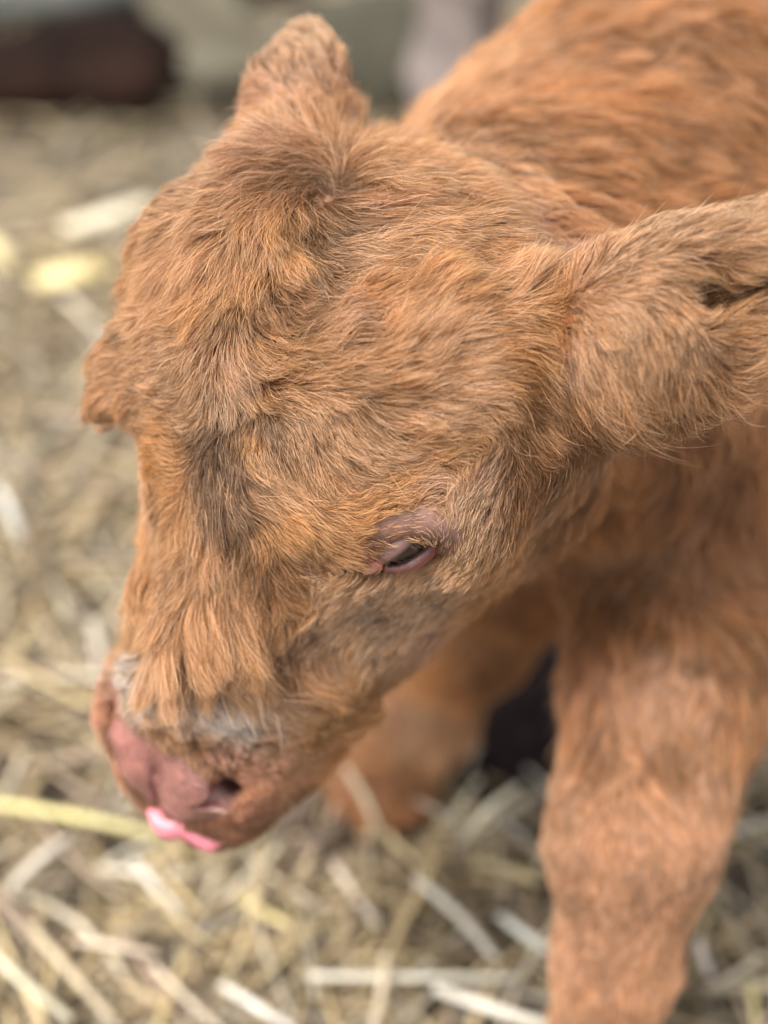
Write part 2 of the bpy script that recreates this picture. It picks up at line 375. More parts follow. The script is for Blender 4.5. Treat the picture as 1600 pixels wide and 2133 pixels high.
# ------------------------------------------------------------------ the coat
def raycast(px, py):
    v = FW+RT*(px-800)/FPX+UP*(1066.5-py)/FPX; t = .42; best = (9, None)
    for _ in range(300):
        x = CAM+v*t; d = float(sdf(x[None])[0])
        if d < best[0]: best = (d, x)
        if d < 3e-4 or t > 1.6: break
        t += max(d*.8, .0004)
    return best[1]
T_ = (.79, .475, .262); O_ = (.74, .405, .175); R_ = (.45, .232, .108); D_ = (.44, .22, .095); Gy = (.60, .40, .26); W_ = (.88, .585, .365); K_ = (.70, .42, .26); Dk = (.20, .115, .065); Wt = (.88, .76, .66); Mz = (.46, .235, .15)  # Dk: bared undercoat, with the shade of parting and crevices painted in
CT = [  # px, py, direction in the picture, length mm, colour
 (350,430,-1,.15,20,T_),(330,500,-1,.1,18,T_),(400,560,-1,.30,18,T_),(290,620,-1,.15,18,T_),(350,680,-1,.30,17,T_),(240,720,-1,.35,17,T_),(215,800,-.92,.5,8,T_),(180,835,-.92,.5,7,T_),(270,780,-.9,.45,11,T_),
 (440,450,-1,.3,20,T_),(500,420,-.9,.35,22,T_),(560,380,-1,.15,22,K_),(450,620,-.9,.45,19,O_),(430,720,-1,.15,16,T_),(340,830,-1,.0,18,T_),(310,790,-1,.2,16,T_),
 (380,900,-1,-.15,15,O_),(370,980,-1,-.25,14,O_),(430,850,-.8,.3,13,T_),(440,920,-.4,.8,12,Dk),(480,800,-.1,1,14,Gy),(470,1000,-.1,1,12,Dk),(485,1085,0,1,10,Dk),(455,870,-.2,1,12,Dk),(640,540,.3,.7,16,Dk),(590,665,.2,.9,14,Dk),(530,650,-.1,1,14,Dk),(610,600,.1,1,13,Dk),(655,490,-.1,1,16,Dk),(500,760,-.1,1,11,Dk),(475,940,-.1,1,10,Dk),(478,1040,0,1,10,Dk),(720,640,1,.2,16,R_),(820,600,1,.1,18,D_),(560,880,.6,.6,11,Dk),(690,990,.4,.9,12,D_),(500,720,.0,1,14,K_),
 (540,700,.2,1,14,O_),(530,800,-.1,1,14,O_),(525,900,-.3,1,12,O_),(590,780,1,.1,16,T_),(620,840,.9,.4,15,T_),(600,900,.6,.8,14,T_),(640,960,.4,.9,14,T_),(690,900,.75,.65,15,T_),
 (700,800,1,.15,18,T_),(800,760,1,.10,19,T_),(900,710,1,-.15,18,T_),(1000,640,1,-.12,18,T_),(1060,760,1,.15,15,O_),(1080,690,1,.0,16,O_),(950,820,1,.2,16,T_),(850,860,1,.15,16,T_),(780,920,.9,.4,16,T_),
 (560,1020,1,.2,13,T_),(540,1080,1,.25,13,O_),(620,1090,1,.1,14,O_),(700,1060,1,-.1,14,O_),(800,1010,1,-.2,15,O_),(880,960,1,-.3,15,O_),(950,920,.9,-.2,13,O_),
 (560,1180,.9,.3,13,R_),(640,1170,.8,-.4,12,R_),(720,1110,.85,-.45,10,O_),(780,1060,.9,-.35,7,O_),(870,1020,.85,-.3,6,K_),(600,1250,.9,.2,12,O_),
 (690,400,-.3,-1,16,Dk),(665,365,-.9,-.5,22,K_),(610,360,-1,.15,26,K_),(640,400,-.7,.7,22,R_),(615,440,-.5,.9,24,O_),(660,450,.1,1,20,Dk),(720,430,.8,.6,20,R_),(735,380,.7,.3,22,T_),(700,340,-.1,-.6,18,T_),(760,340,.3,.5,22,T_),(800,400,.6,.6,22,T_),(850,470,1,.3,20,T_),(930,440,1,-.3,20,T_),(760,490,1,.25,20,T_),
 (700,560,1,.3,19,T_),(850,560,1,.1,19,T_),(1000,540,1,-.2,18,T_),(1060,600,1,-.1,16,T_),(900,630,1,.0,20,O_),(760,640,1,.15,20,O_),(620,520,-.1,1,19,O_),(570,480,-.5,.85,20,T_),(600,620,.3,.8,17,R_),
 (520,590,-.5,.8,18,O_),(560,660,.1,.9,15,R_),(680,680,1,.25,16,K_),(1100,480,1,-.35,18,K_),(1000,400,.9,-.5,20,T_),(900,330,.7,-.6,20,T_),(800,290,.4,-.8,22,T_),(700,300,.1,-.5,20,T_),
 (480,350,-.7,-.3,20,W_),(560,300,-.3,-.8,16,T_),(430,380,-1,-.1,18,T_),
 (620,250,.0,-1,9,K_),(600,180,-.15,-1,7,K_),(680,180,.05,-1,6,K_),(690,260,.0,-1,7,K_),(650,100,.0,-1,8,W_),(645,60,.0,-1,8,W_),(610,120,-.1,-1,11,W_),(540,210,-.5,-1,15,K_),  # pale W_ points paint sunlight into the hair of the ear tip
 (1000,250,.8,.5,20,R_),(950,180,.7,-.5,22,T_),(1150,150,.9,.5,22,R_),(1300,250,1,.4,20,R_),(1450,120,.9,.6,24,R_),(1250,60,.9,.5,24,R_),(1400,350,1,.3,20,R_),(1200,400,.9,.1,18,R_),(1550,300,1,.5,24,D_),
 (1150,600,.8,.0,11,D_),(1158,700,.7,.4,11,D_),(1168,800,.7,.5,11,D_),(1180,560,.8,-.3,14,K_),(1260,530,1,-.35,15,T_),(1380,490,1,-.3,16,W_),(1480,470,1,-.2,17,W_),(1560,470,1,-.1,18,W_),(1450,560,1,-.35,16,T_),(1340,600,.7,.0,13,T_),(1250,650,.4,.6,13,T_),(1350,680,.3,.8,13,T_),  # leading D_ points paint the shade of the ear fold into the hair
 (1390,700,.3,.8,14,T_),(1180,720,.2,.9,13,K_),(1170,820,.2,1,14,R_),(1250,800,.1,1,15,T_),(1250,880,.0,1,30,T_),(1330,850,.1,1,28,T_),(1200,860,-.1,1,24,R_),(1400,840,.3,.9,20,T_),(1480,800,.6,.5,20,T_),(1550,740,.8,-.2,18,T_),(1500,680,.9,-.2,18,O_),(1560,600,1,-.3,18,D_),(1440,585,.7,.5,20,O_),(1500,560,.8,.35,20,O_),(1460,660,.8,-.3,16,R_),
 (1110,830,.9,.4,14,R_),(1100,930,.6,.8,14,R_),(1080,1030,.1,1,12,R_),(1010,960,-.5,.8,9,K_),(980,1020,-.5,.8,7,W_),(1050,1150,-.1,1,10,O_),(980,1120,-.1,1,6,W_),(950,1200,-.2,1,7,W_),(1020,1230,-.3,.9,10,O_),
 (850,1230,-.4,.9,7,W_),(760,1250,-.5,.8,7,W_),(900,1270,-.4,.9,8,W_),(830,1290,-.4,.9,8,W_),(700,1210,-.6,.6,6,W_),(700,1300,-.5,.85,9,W_),(800,1340,-.4,.9,9,W_),(900,1320,-.4,.9,9,K_),(950,1350,-.5,.8,11,O_),(640,1330,-.4,.9,10,K_),(850,1420,-.6,.7,11,O_),(760,1420,-.3,.8,11,O_),
 (650,1420,.9,.35,16,O_),(720,1480,.9,.25,13,O_),(700,1560,.7,.4,8,O_),(620,1520,.9,.15,10,O_),
 (480,1120,.0,1,18,T_),(440,1130,-.4,.9,20,T_),(400,1160,-.5,.85,22,T_),(350,1150,-.4,.9,15,T_),(330,1230,-.6,.8,14,T_),(300,1300,-.6,.7,14,O_),(280,1230,-.5,.8,14,O_),(420,1250,-.35,.95,24,T_),(480,1230,.1,1,28,T_),(520,1250,.35,.95,26,T_),
 (550,1340,.4,.92,28,T_),(600,1400,.6,.8,26,T_),(450,1340,-.05,1,30,T_),(380,1340,-.5,.85,26,T_),(310,1380,-.9,.35,18,Wt),(290,1430,-.8,.3,14,Wt),(400,1400,-.45,.9,20,Wt),(440,1425,.1,1,22,Wt),(500,1430,.5,.85,24,W_),(540,1470,.8,.5,20,T_),(480,1475,.8,.6,17,Wt),(420,1465,.5,.8,12,Wt),(560,1500,1,.1,14,W_),
 (330,1450,-.6,.4,9,W_),(260,1470,-.4,.6,3,Mz),(240,1500,-.3,.8,2.5,Mz),(340,1500,-.2,.8,3.5,D_),(420,1530,.3,.8,3.5,D_),(460,1560,.4,.8,3,Mz),(560,1560,.9,.4,4.5,K_),(520,1600,.7,.6,3,Mz),(600,1620,.8,.5,3.5,K_),(530,1690,.4,.8,3,Mz),(600,1690,.6,.6,3.5,D_),(480,1700,.1,.9,2.5,Mz),
 (290,930,.2,1,7,Gy),(315,1000,.1,1,7,W_),(300,1080,-.1,1,8,T_),(250,880,-.9,.5,14,T_),
 (1180,1050,-.2,1,14,D_),(1300,1000,-.1,1,20,D_),(1450,950,.1,1,26,R_),(1550,950,.1,1,26,R_),(1250,1200,-.2,1,18,D_),(1350,1250,-.15,1,26,R_),(1400,1400,.1,1,24,K_),(1300,1550,.0,1,16,K_),(1500,1300,.2,1,22,R_),(1550,1450,.1,1,20,R_),(1250,1450,-.1,1,16,K_),(1380,1560,.2,1,20,R_),
 (1200,1700,-.1,1,6,K_),(1320,1750,.05,1,6,K_),(1430,1680,.1,1,12,K_),(1250,1900,.0,1,7,K_),(1350,1950,.0,1,7,K_),(1200,2080,.0,1,7,K_),(1300,2100,0,1,7,K_),
 (1100,1250,-.6,.7,12,D_),(1000,1400,-.5,.8,12,D_),(880,1500,-.3,.9,10,Gy),(800,1600,-.3,.9,9,R_)]
cp = []; cdv = []; cl = []; cc = []
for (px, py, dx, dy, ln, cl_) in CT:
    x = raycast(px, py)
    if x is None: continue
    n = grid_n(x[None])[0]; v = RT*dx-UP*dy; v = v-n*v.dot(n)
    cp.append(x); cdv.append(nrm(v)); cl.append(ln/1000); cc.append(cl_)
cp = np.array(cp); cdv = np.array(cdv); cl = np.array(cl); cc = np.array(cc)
print('controls', len(cp), time.time()-T0)
NW = [(rng.normal(size=(14, 3))*sc_, rng.uniform(0, 6.28, 14)) for sc_ in (32., 90., 260., 32., 90., 60., 150., 22.)]
def nz(X, i):
    k, ph = NW[i]; return np.sin(X @ k.T+ph).sum(1)/math.sqrt(7.)
def field(X, Nn):
    out_d = np.empty_like(X); out_l = np.empty(len(X)); out_c = np.empty_like(X)
    for a in range(0, len(X), 40000):
        x = X[a:a+40000]; d2 = ((x[:, None]-cp[None])**2).sum(-1); wq = 1/(d2+.00004)**2
        dflt = 1/(.09**2)**2*.6
        far = np.array([0, 0, -.75])+BA*.6
        sw = wq.sum(1)+dflt
        out_d[a:a+40000] = (wq @ cdv+dflt*far)
        out_l[a:a+40000] = (wq @ cl+dflt*.020)/sw
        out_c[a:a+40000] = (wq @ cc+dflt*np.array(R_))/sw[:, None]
    D = out_d-Nn*(out_d*Nn).sum(1, keepdims=True); D /= np.linalg.norm(D, axis=1, keepdims=True)+1e-9
    return D, out_l, out_c
def rotate(D, Nn, ang):
    return D*np.cos(ang)[:, None]+np.cross(Nn, D)*np.sin(ang)[:, None]

# roots all over the hide
mt = me; mt.calc_loop_triangles()
nt_ = len(mt.loop_triangles); tv = np.empty(nt_*3, np.int32); mt.loop_triangles.foreach_get('vertices', tv); tv = tv.reshape(-1, 3)
pa, pb, pc = XV[tv[:, 0]], XV[tv[:, 1]], XV[tv[:, 2]]; ar = np.linalg.norm(np.cross(pb-pa, pc-pa), axis=1)/2; ce = (pa+pb+pc)/3
tn = np.cross(pb-pa, pc-pa); tn /= np.linalg.norm(tn, axis=1, keepdims=True)+1e-12
dh = sdf_head(ce); dn = sdf_near_ear(ce); df = sdf_far_ear(ce); db = sdf_body(ce)
reg = np.zeros(nt_, int)                                    # 0 body 1 head 2 near ear 3 far ear 4.. legs
reg[(dh < db)] = 1
near_e = (dn < dh-.001) & (dn < db) & (((ce-P(1170, 700, .55)) @ e_ax) > 0); reg[near_e] = 2
far_e = (df < dh-.001) & (df < db); reg[far_e] = 3
leg = (ce[:, 2] < .27) & (reg == 0) & (db < dh); reg[leg & (ce[:, 1] < .50)] = 4; reg[leg & (ce[:, 1] >= .50) & (ce[:, 0] < .30)] = 5
reg[leg & (ce[:, 0] >= .30) & (ce[:, 2] < .25)] = 6
# the two hind legs apart
hm = reg == 6; sidev = (ce-B1) @ np.array([-BA[1], BA[0], 0]); reg[hm & (sidev > 0)] = 7
view = CAM-ce; view /= np.linalg.norm(view, axis=1, keepdims=True); fac = (tn*view).sum(1)
den = {0: .55, 1: 3.2, 2: 2.8, 3: 1.5, 4: 1.1, 5: .6, 6: .12, 7: .12}      # strands per mm2
dd = np.array([den[r] for r in range(8)])[reg]
dd = dd*np.where(fac < -.25, .3, 1)*np.where((reg == 0) & (ce[:, 0] > .35), .4, 1)
hc = toH(ce); dd = dd*np.where((reg == 1) & (np.abs(hc[:, 0]) > .03) & (hc[:, 1] > .0), 1.5, 1)
band = (reg == 1)*np.clip((hc[:, 1]-.066)/.01, 0, 1)*np.clip((.113-hc[:, 1])/.006, 0, 1)*np.clip((.040-np.abs(hc[:, 0]))/.01, 0, 1)
dd = dd*np.where((reg == 1) & (hc[:, 1] > .085), 1.9, 1)*(1-.55*band)
pmk = pad_mask(ce); lmk = lid_mask(ce)
nostr = np.zeros(nt_)
Sx = hc.copy(); Sx[:, 0] = np.abs(Sx[:, 0]); nostr = np.linalg.norm(Sx-np.array([.029, .123, -.039]), axis=1) < .0075
for q in DC[:1]: dd = dd*np.clip(np.linalg.norm(ce-q, axis=1)/.0055-.45, .0, 1)
dd = dd*np.clip(1-pmk*1.9, 0, 1)*np.clip(1.05-lmk*1.5, .10, 1)*(~nostr)*(ce[:, 2] > .035)
def sample(prob):
    cnt = rng.poisson(prob); ti = np.repeat(np.arange(nt_), cnt); u = rng.random((len(ti), 2)); f = u.sum(1) > 1; u[f] = 1-u[f]
    return ti, pa[ti]+(pb-pa)[ti]*u[:, :1]+(pc-pa)[ti]*u[:, 1:]
mm2 = ar*1e6
FD = 1.0 if FUR else .05
gt, gx = sample(mm2*np.where(np.isin(reg, (1, 2)), .11, .025)*(dd > 0))
ct, cx = sample(mm2*dd*FD)
print('guides', len(gx), 'strands', len(cx), time.time()-T0)
K = 10
def grow(X0, seedoff=0):
    n = grid_n(X0); D, L, C_ = field(X0, n)
    L = L*(1+.22*nz(X0, 1))*rng.uniform(.8, 1.2, len(X0))*(1-.6*np.clip(lid_mask(X0)*1.3, 0, 1)); L = np.clip(L, .0018, .04)
    big = np.clip((L-.005)/.01, 0, 1)
    ang0 = (.22*nz(X0, 0)+.24*nz(X0, 1)+.14*nz(X0, 2)+rng.normal(0, .10, len(X0)))*(.35+.65*big)
    offh = 1-.45*(toH(X0)[:, 1] < -.12)-.45*((X0[:, 2] < .30) & (toH(X0)[:, 2] < -.16)); offh = np.clip(offh, .4, 1); ang0 = ang0*offh
    lift = np.clip(.24+.13*nz(X0, 5)+.08*nz(X0, 6), .05, .6)*rng.uniform(.75, 1.3, len(X0))
    bm_ = np.exp(-(((toH(X0)-np.array([-.0780, .014, -.024]))/np.array([.013, .012, .012]))**2).sum(1)); bw = (bm_ > .35).astype(float)
    L = np.where(bw > 0, .008+.014*bm_, L); lift = np.where(bw > 0, .22, lift)
    curl = (.45*nz(X0, 3)+.22*rng.normal(size=len(X0)))*big*offh; lift = lift*(.45+.55*offh)
    pts = np.empty((len(X0), K, 3)); pts[:, 0] = X0-n*.0006; x = X0.copy(); hstep = L/(K-1)
    Dw, _, _ = field(X0, n)
    for k in range(1, K):
        s = k/(K-1)
        nn = grid_n(x)
        if k in (4, 7): Dw, _, _ = field(x, nn)
        Dq = np.where(bw[:, None] > 0, camvec(-1, -.50, 0), Dw)
        Dt = Dq-nn*(Dq*nn).sum(1, keepdims=True); Dt /= np.linalg.norm(Dt, axis=1, keepdims=True)+1e-9
        dirv = rotate(Dt, nn, ang0+curl*(s-.3)*1.5+.25*np.sin(s*5+6*nz(X0, 4))*big)
        x = x+dirv*hstep[:, None]
        tgt = lift*L*math.sin(min(1, s*1.1)*1.45)**.9+.0011*min(1, s*3)
        d = grid_d(x); x = x+nn*np.clip(tgt-d, -.002, .0035)[:, None]
        pts[:, k] = x
    return pts, n, L, C_
gp, gn, gL, gC = grow(gx)
# locks: tufts gather into larger locks, most of all where the coat is wet over the bridge of the nose
def wet(X):
    h = toH(X); return np.clip(1-np.abs(h[:, 0])/.05, 0, 1)*np.clip((h[:, 1]-.02)/.02, 0, 1)*np.clip((.112-h[:, 1])/.012, 0, 1)*(h[:, 2] > -.06)
sup = rng.random(len(gx)) < .14; si = np.where(sup)[0]; kd = KDTree(len(si))
for i, p in enumerate(gx[si]): kd.insert(p, i)
kd.balance(); near_s = np.array([si[kd.find(p)[1]] for p in gx]); gw = wet(gx)
ok_ = np.clip((gn*gn[near_s]).sum(1), 0, 1)*(np.linalg.norm(gx-gx[near_s], axis=1) < .012)
sg = np.linspace(0, 1, K); gp = gp+(gp[near_s]-gp)*((.24*np.where(toH(gx)[:, 1] < -.12, .4, 1)+.62*gw)*ok_)[:, None, None]*(sg**1.5)[None, :, None]
print('grown', time.time()-T0)
kd = KDTree(len(gx))
for i, p in enumerate(gx): kd.insert(p, i)
kd.balance()
NNi = np.empty((len(cx), 3), np.int64); NNd = np.empty((len(cx), 3))
for i, p in enumerate(cx):
    r3 = kd.find_n(p, 3)
    for q in range(3): NNi[i, q] = r3[q][1]; NNd[i, q] = r3[q][2]
print('kd', time.time()-T0)
m = len(cx); s_ = np.linspace(0, 1, K)
# the guide's normals must agree, otherwise a strand borrows from the far side of a fold
cn = tn[ct]
wgt = 1/(NNd+.0006)**2*np.clip((cn[:, None]*gn[NNi]).sum(-1), .02, 1); wgt /= wgt.sum(1, keepdims=True)
shape = np.zeros((m, K, 3))
for q in range(3): shape += wgt[:, q, None, None]*(gp[NNi[:, q]]-gp[NNi[:, q], :1])
Lc = (wgt*gL[NNi]).sum(1); g0 = NNi[:, 0]
cut = rng.uniform(.50, 1.12, m)                            # strands of a tuft are not all of one length
cut = np.where(wet(cx) > .2, rng.uniform(.38, 1.15, m), cut); stray = rng.random(m) < .07
pos = cx[:, None]-cn[:, None]*.0005+shape*cut[:, None, None]
near_d = NNd[:, 0]
pull = (gp[g0]-pos)
csz = np.clip(.40+.25*nz(cx, 6), .05, .85); csz = csz*np.where(np.isin(reg[ct], (4, 5)), .35, np.where(reg[ct] == 0, .6, 1)); csz = np.clip(csz+.6*wet(cx), 0, .96); csz[stray] = 0
pull_w = csz[:, None]*(s_[None]**1.35)
pos = pos+pull*pull_w[..., None]
tx = np.cross(cn, shape[:, -1]); tx /= np.linalg.norm(tx, axis=1, keepdims=True)+1e-9
a1 = rng.normal(0, 1, m)*np.where(stray, .34, .10); a2 = rng.normal(0, 1, m)*np.where(stray, .12, .03)+np.where(stray, .10, .01)
Lm = (Lc*cut)[:, None]
ph = rng.uniform(0, 6.28, m)[:, None]; fr = rng.uniform(4, 9, m)[:, None]
side = a1[:, None]*Lm*s_[None]**1.6+.030*Lm*np.sin(fr*s_[None]+ph)*s_[None]
upw = a2[:, None]*Lm*s_[None]**1.8
pos = pos+side[..., None]*tx[:, None]+upw[..., None]*cn[:, None]
# colour of every strand
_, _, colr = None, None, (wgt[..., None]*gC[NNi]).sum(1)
mzz = np.clip((toH(cx)[:, 1]-.108)/.01, 0, 1)*(reg[ct] == 1)
vv = np.exp(rng.normal(0, .30, m)*(1-.5*mzz)+.10*nz(cx, 1)+.13*nz(gx[g0], 2)); warm = rng.normal(0, .10, m)+.05*nz(cx, 5)
guard = rng.random(m) < .38; vv = vv*np.where(guard, np.where(reg[ct] == 1, 1.2, 1.1), np.where(np.isin(reg[ct], (0, 4, 5)), .84, .52+.33*mzz))
warm = warm+np.where(guard, -.22, .36)
colr = colr*vv[:, None]*np.stack([np.ones(m), 1-.25*warm, 1-.7*warm], 1)
grey = rng.random(m) < .04; colr[grey] = colr[grey]*.5+np.array([.60, .46, .36])*.5
colr = np.clip(colr*np.minimum(1, .80/colr.max(1))[:, None], .01, .92)
FR = {0: ('body_coat', .00014), 1: ('head_coat', .00008), 2: ('ear_coat', .00008), 3: ('ear_coat', .00011), 4: ('leg_coat', .00011), 5: ('leg_coat', .00014), 6: ('leg_coat', .00022), 7: ('leg_coat', .00022)}
LAB = {2: 'tan fluffy ear reaching out to the right edge', 3: 'small upright ear with sunlight painted into its pale tip', 4: 'near foreleg in front of the chest', 5: 'far foreleg stepping behind the muzzle'}
rc = reg[ct]
def hair_object(name, pos, colr, rad, parent, material, thick=1.):
    hcv = bpy.data.hair_curves.new(name); n, k = pos.shape[:2]
    hcv.add_curves([k]*n)
    hcv.points.foreach_set('position', pos.astype(np.float32).ravel())
    ra = hcv.attributes.get('radius') or hcv.attributes.new('radius', 'FLOAT', 'POINT')
    prof = np.interp(np.linspace(0, 1, k), [0, .15, .6, 1], [.8, 1, .85, .18])
    ra.data.foreach_set('value', (np.ones((n, 1))*rad*prof[None]*rng.uniform(.75, 1.3, (n, 1))*np.reshape(np.broadcast_to(thick, (n,)), (n, 1))).astype(np.float32).ravel())
    ta = hcv.attributes.new('tint', 'FLOAT_COLOR', 'CURVE')
    ta.data.foreach_set('color', np.concatenate([colr, np.ones((n, 1))], 1).astype(np.float32).ravel())
    hcv.materials.append(material)
    ob = bpy.data.objects.new(name, hcv); col.objects.link(ob); ob.parent = parent
    if parent is calf: ob.location = inv
    return ob
for r in range(8):
    k = np.where(rc == r)[0]
    if len(k) == 0: continue
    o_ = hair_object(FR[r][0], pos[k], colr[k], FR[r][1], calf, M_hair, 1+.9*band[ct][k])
    if r in LAB: o_['label'] = LAB[r]
print('coat', m, time.time()-T0)

# ------------------------------------------------------------------ eyes with their lids
M_eye = solid('dark wet eyeball', (.022, .014, .010, 1), .06, Coat_Weight=1.0)
M_lid, ns, ls, bs = mat('bare eyelid'); at = ns.new('ShaderNodeAttribute'); at.attribute_name = 'hide'
ls.new(at.outputs['Color'], bs.inputs['Base Color']); bs.inputs['Roughness'].default_value = .5
nn_ = ns.new('ShaderNodeTexNoise'); nn_.inputs['Scale'].default_value = 420; tc = ns.new('ShaderNodeTexCoord'); ls.new(tc.outputs['Object'], nn_.inputs[0])
bpn = ns.new('ShaderNodeBump'); bpn.inputs['Distance'].default_value = .0006; ls.new(nn_.outputs['Fac'], bpn.inputs['Height']); ls.new(bpn.outputs[0], bs.inputs['Normal'])
def grid_mesh(name, F, nu, nv, closed=False, colf=None):
    vs = []; cs = []
    for j in range(nv):
        for i in range(nu):
            vs.append(tuple(F(i/(nu-1), j/(nv-1)))); cs.append((colf(i/(nu-1), j/(nv-1)) if colf else (1, 1, 1))+(1,))
    fs = [(j*nu+i, j*nu+i+1, (j+1)*nu+i+1, (j+1)*nu+i) for j in range(nv-1) for i in range(nu-1)]
    m_ = bpy.data.meshes.new(name); m_.from_pydata(vs, [], fs)
    ca = m_.color_attributes.new('hide', 'FLOAT_COLOR', 'POINT'); ca.data.foreach_set('color', np.array(cs, np.float32).ravel())
    for p_ in m_.polygons: p_.use_smooth = True
    return m_
def lerp(a, b, t): return tuple(np.array(a)*(1-t)+np.array(b)*t)
def make_eye(E, near=True):
    o, u, v = eye_axes(near)
    R = .0182; c = E-o*(R-.0040)
    eye = bpy.data.meshes.new('eye'); b = bmesh.new(); bmesh.ops.create_uvsphere(b, u_segments=32, v_segments=20, radius=R-.0012)
    bmesh.ops.translate(b, verts=b.verts, vec=Vector(c)); b.to_mesh(eye); b.free()
    for p_ in eye.polygons: p_.use_smooth = True
    e = part('eye', eye, mats=[M_eye])
    if near: e['label'] = 'half closed dark eye above the cheek'
    def sph(a, el, r): return c+r*(u*math.sin(a)*math.cos(el)+v*math.sin(el)+o*math.cos(a)*math.cos(el))
    AM = math.radians(62)
    up0 = lambda q: math.radians(-4+8*(1-q*q)+4*q)
    lo0 = lambda q: math.radians(-4-12*(1-q*q)**.8+4*q)
    dark = (.035, .016, .018)
    def upper(i, j):
        q = i*2-1; el0 = up0(q); el1 = math.radians(62*(1-q*q)**.5+2); t = j
        el = el0+(el1-el0)*t; fold = .0010*math.sin(t*9)*(1-q*q)
        r = R+.0012+fold-.0035*t**3-.0022*abs(q)**4
        if j == 0: r = R-.001
        return sph(q*AM, el, r)
    def lower(i, j):
        q = i*2-1; el0 = lo0(q); el1 = math.radians(-50*(1-q*q)**.5-4); t = j
        el = el0+(el1-el0)*t; r = R+.0016-.0042*t**2.2-.0022*abs(q)**4
        if j == 0: r = R-.001
        return sph(q*AM, el, r)
    cu = lambda i, j: lerp(lerp((.12, .05, .045), (.20, .115, .105), min(1, j*4)), (.23, .13, .105), j)
    cl2 = lambda i, j: lerp(dark, (.30, .10, .085), min(1, j*5)) if j < .3 else lerp((.30, .10, .085), (.28, .14, .085), (j-.3)/.7)
    for nm, F, cf, lb in (('eyelid', upper, cu, 'greyish purple upper eyelid drooping over the eye'), ('eyelid', lower, cl2, 'pink rim of the lower eyelid')):
        l_ = part(nm, grid_mesh(nm, F, 41, 17, colf=cf), mats=[M_lid])
        md = l_.modifiers.new('thick', 'SOLIDIFY'); md.thickness = .0007; md.offset = -1
        if near: l_['label'] = lb
    # wet pink corner towards the nose
    def duct(i, j):
        a = j*2*math.pi; t = i; w_ = .0021*math.sin(math.pi*min(1, t*.88+.12))**.7+.0002
        base = sph(-AM*.90, math.radians(-4), R-.0010)+(-u*.0085-v*.0006-o*.0034)*t
        return base+(v*math.cos(a)+o*math.sin(a)*.5)*w_
    d_ = part('tear_duct', grid_mesh('tear_duct', duct, 16, 14, colf=lambda i, j: lerp((.45, .13, .10), (.60, .30, .24), i)), mats=[M_lid])
    if near: d_['label'] = 'reddish pink inner corner of the eye'
    # lashes
    n_ = 34 if near else 60; k = 8; PT = np.empty((n_, k, 3)); LL = (.010 if near else .016)
    for q_ in range(n_):
        q = rng.uniform(-.8, .9); b0 = sph(q*AM, up0(q), R+.0012); L_ = LL*rng.uniform(.6, 1.1)
        di = nrm(o*.95-v*.22+u*(.35*q+.35)+rng.normal(0, .15, 3))
        for kk in range(k):
            s = kk/(k-1); PT[q_, kk] = b0+di*L_*s+v*L_*.35*s*s
    hair_object('eyelashes', PT, np.tile(np.array([[.10, .06, .045]]), (n_, 1)), .00005, e, M_hair)
make_eye(EYE, True); make_eye(EYE2, False)

# ------------------------------------------------------------------ tongue
M_tongue, ns, ls, bs = mat('wet pink tongue'); bs.inputs['Coat Weight'].default_value = .15; bs.inputs['Coat Roughness'].default_value = .2; bs.inputs['Base Color'].default_value = (.68, .22, .27, 1); bs.inputs['Roughness'].default_value = .42
bs.inputs['Subsurface Weight'].default_value = .4; bs.inputs['Subsurface Radius'].default_value = (.005, .0015, .0012); bs.inputs['Subsurface Scale'].default_value = 1
nn_ = ns.new('ShaderNodeTexNoise'); nn_.inputs['Scale'].default_value = 700; tc = ns.new('ShaderNodeTexCoord'); ls.new(tc.outputs['Object'], nn_.inputs[0])
bpn = ns.new('ShaderNodeBump'); bpn.inputs['Distance'].default_value = .0004; ls.new(nn_.outputs['Fac'], bpn.inputs['Height']); ls.new(bpn.outputs[0], bs.inputs['Normal'])
TD = .624
tong = [(308, 1690, .004, .0070), (324, 1708, .0055, .0110), (352, 1720, .0060, .0115), (388, 1717, .0055, .0115), (420, 1734, .0055, .0130), (448, 1752, .0050, .0105), (480, 1744, .002, .005)]
def tongue(i, j):
    x = i*(len(tong)-1); k = min(int(x), len(tong)-2); t = x-k
    q4 = [np.array(tong[min(max(k+e_, 0), len(tong)-1)]) for e_ in (-1, 0, 1, 2)]
    px, py, th, wd = .5*(2*q4[1]+(q4[2]-q4[0])*t+(2*q4[0]-5*q4[1]+4*q4[2]-q4[3])*t*t+(3*q4[1]-q4[0]-3*q4[2]+q4[3])*t**3); ang = 0
    ang = j*2*math.pi; fade = math.sin(math.pi*(i*.96+.02))**.45; wv = 0
    c = P(px, py, TD); ang = j*2*math.pi
    up_ = camvec(.15, 1, .15); out_ = camvec(-.1, -.2, 1)
    return c+(nrm(up_)*(math.cos(ang)*wd*.62+wv)+nrm(out_)*(math.sin(ang)*th*(1-.35*math.cos(ang)**2)))*fade
tg = part('tongue', grid_mesh('tongue', tongue, 60, 28), mats=[M_tongue])
md = tg.modifiers.new('smooth', 'SUBSURF'); md.levels = 1; md.render_levels = 1

